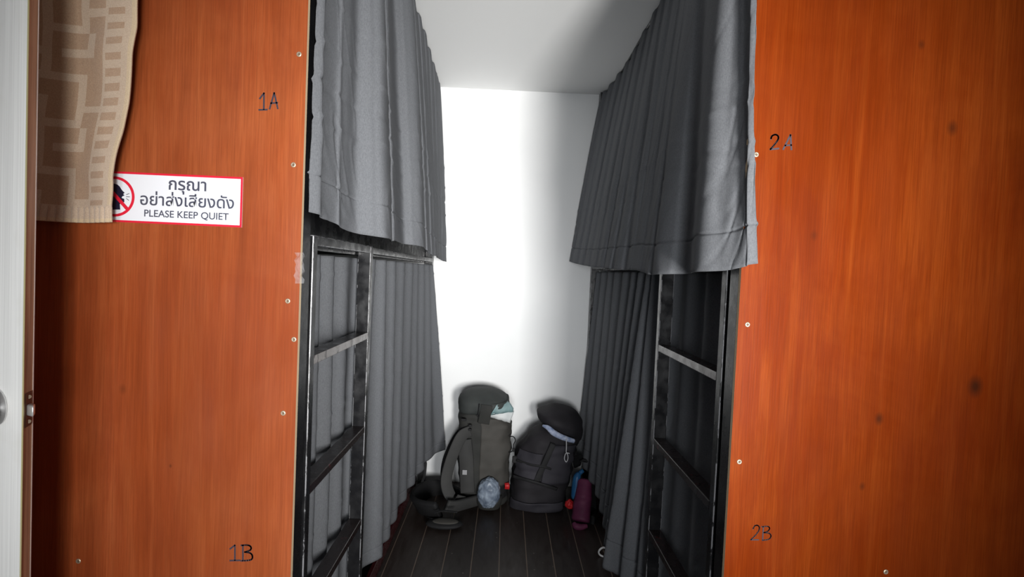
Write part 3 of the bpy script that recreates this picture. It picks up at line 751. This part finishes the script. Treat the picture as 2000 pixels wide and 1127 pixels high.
obj('inner_cloth', tube([c2(312, 238, 2.745), c2(352, 255, 2.728), c2(390, 290, 2.720), c2(440, 318, 2.718), c2(490, 338, 2.722), c2(548, 355, 2.735)], [.006, .013, .016, .015, .014, .012], 14, smooth_n=40), M['bluecloth'], B, True, 'pale blue striped cloth under the hood')
dc = obj('drawcord', tube([c2(490, 340, 2.705), c2(491, 390, 2.70), c2(489, 440, 2.70)], .0028, 8, smooth_n=12), M['cord'], B, True, 'pale drawcord')
obj('cord_knot', tube([c2(489, 440, 2.698), c2(500, 460, 2.696), c2(502, 490, 2.696), c2(490, 514, 2.698), c2(476, 492, 2.70), c2(480, 462, 2.70), c2(492, 446, 2.698), c2(515, 450, 2.698)], .0024, 8, smooth_n=50), M['cord'], dc, True)
obj('shoulder_strap', ribbon([c2(545, 520, 2.90), c2(610, 500, 2.86), c2(680, 560, 2.83), c2(680, 700, 2.80), c2(685, 850, 2.77), c2(675, 950, 2.74)], Vector((.5, -.6, 0)), .06, .014, 30), M['pk_black'], B, True)
obj('hip_belt', ribbon([c2(470, 900, 2.86), c2(560, 880, 2.84), c2(650, 900, 2.80), c2(700, 950, 2.72), c2(685, 1000, 2.64)], Vector((0, -.1, 1)), .10, .022, 26), M['pk_black'], B, True)
obj('loose_strap', ribbon([c2(590, 1040, 2.58), c2(680, 1035, 2.585), c2(760, 1045, 2.57)], Vector((0, 1, 0)), .014, .003, 12), M['pk_strap'], B)

# rolled maroon mat, blue bottle, red pouch beside it
rt, rb = c2(632, 650, 2.72), c2(600, 960, 2.62)
ax = (rb - rt)
mt = thing('rolled_mat', 'rolled maroon mat leaning against the black backpack beside the right curtain', 'mat', (rb.x, rb.y, 0))
path = [tuple(rt + ax * t) for t in (-.02, 0, .06, .3, .5, .7, .9, 1.0, 1.03)]
bm = tube(path, [.018, .030, .041, .044, .045, .047, .048, .046, .030], 30, smooth_n=60)
for v in bm.verts:
    q = (v.co - rt).dot(ax) / ax.length_squared; v.co += (v.co - (rt + ax * q)).normalized() * (.004 * nz(v.co, 14, 3) + .003 * nz((v.co.x * .3, v.co.y * .3, v.co.z), 60, 6))
obj('roll', bm, M['purple'], mt, True)
obj('gathered_end', tube([c2(545, 975, 2.60), c2(562, 1000, 2.59), c2(600, 1008, 2.585), c2(648, 998, 2.59)], [.010, .017, .016, .010], 12, smooth_n=24), M['purple'], mt, True, 'gathered lower end of the roll')
bt = thing('water_bottle', 'blue bottle tucked between the black backpack and the maroon roll', 'bottle', (c2(565, 780, 2.73).x, 2.73, c2(565, 790, 2.73).z))
obj('bottle_body', tube([c2(555, 790, 2.715), c2(556, 770, 2.715), c2(562, 700, 2.72), c2(572, 630, 2.725), c2(590, 600, 2.73)], [.016, .021, .022, .020, .012], 20, smooth_n=30), M['blue'], bt, True)
obj('bottle_cap', tube([c2(590, 600, 2.73), c2(618, 578, 2.735)], .011, 16), M['blue'], bt, True)
bm = bmesh.new(); bmesh.ops.create_icosphere(bm, subdivisions=4, radius=1); rp = c2(515, 842, 2.70)
for v in bm.verts:
    p = v.co.copy(); q = 1 + .22 * nz(p, 2, 8)
    v.co = Vector((rp.x + p.x * .024 * q + p.z * -.004, rp.y + p.y * .018 * q, rp.z + p.z * .024 * q * (1.25 if p.z > 0 else .9)))
tag(obj('pouch', bm, M['redtag'], None, True), 'small red pouch hanging at the lower side of the black backpack', 'pouch')

# white plastic hook on the floor by the lower right curtain
h0 = at(1176, 1106, 2.33); h0.z = .004
pts = [Vector((h0.x + .019 * math.cos(a), h0.y + .004 * math.sin(a * 2), .025 + .0205 * math.sin(a))) for a in [R(q) for q in range(40, 285, 12)]]
tag(obj('plastic_hook', tube(pts, .0042, 10), M['plastic'], None, True), 'white plastic hook on the dark floor by the lower right curtain', 'hook')
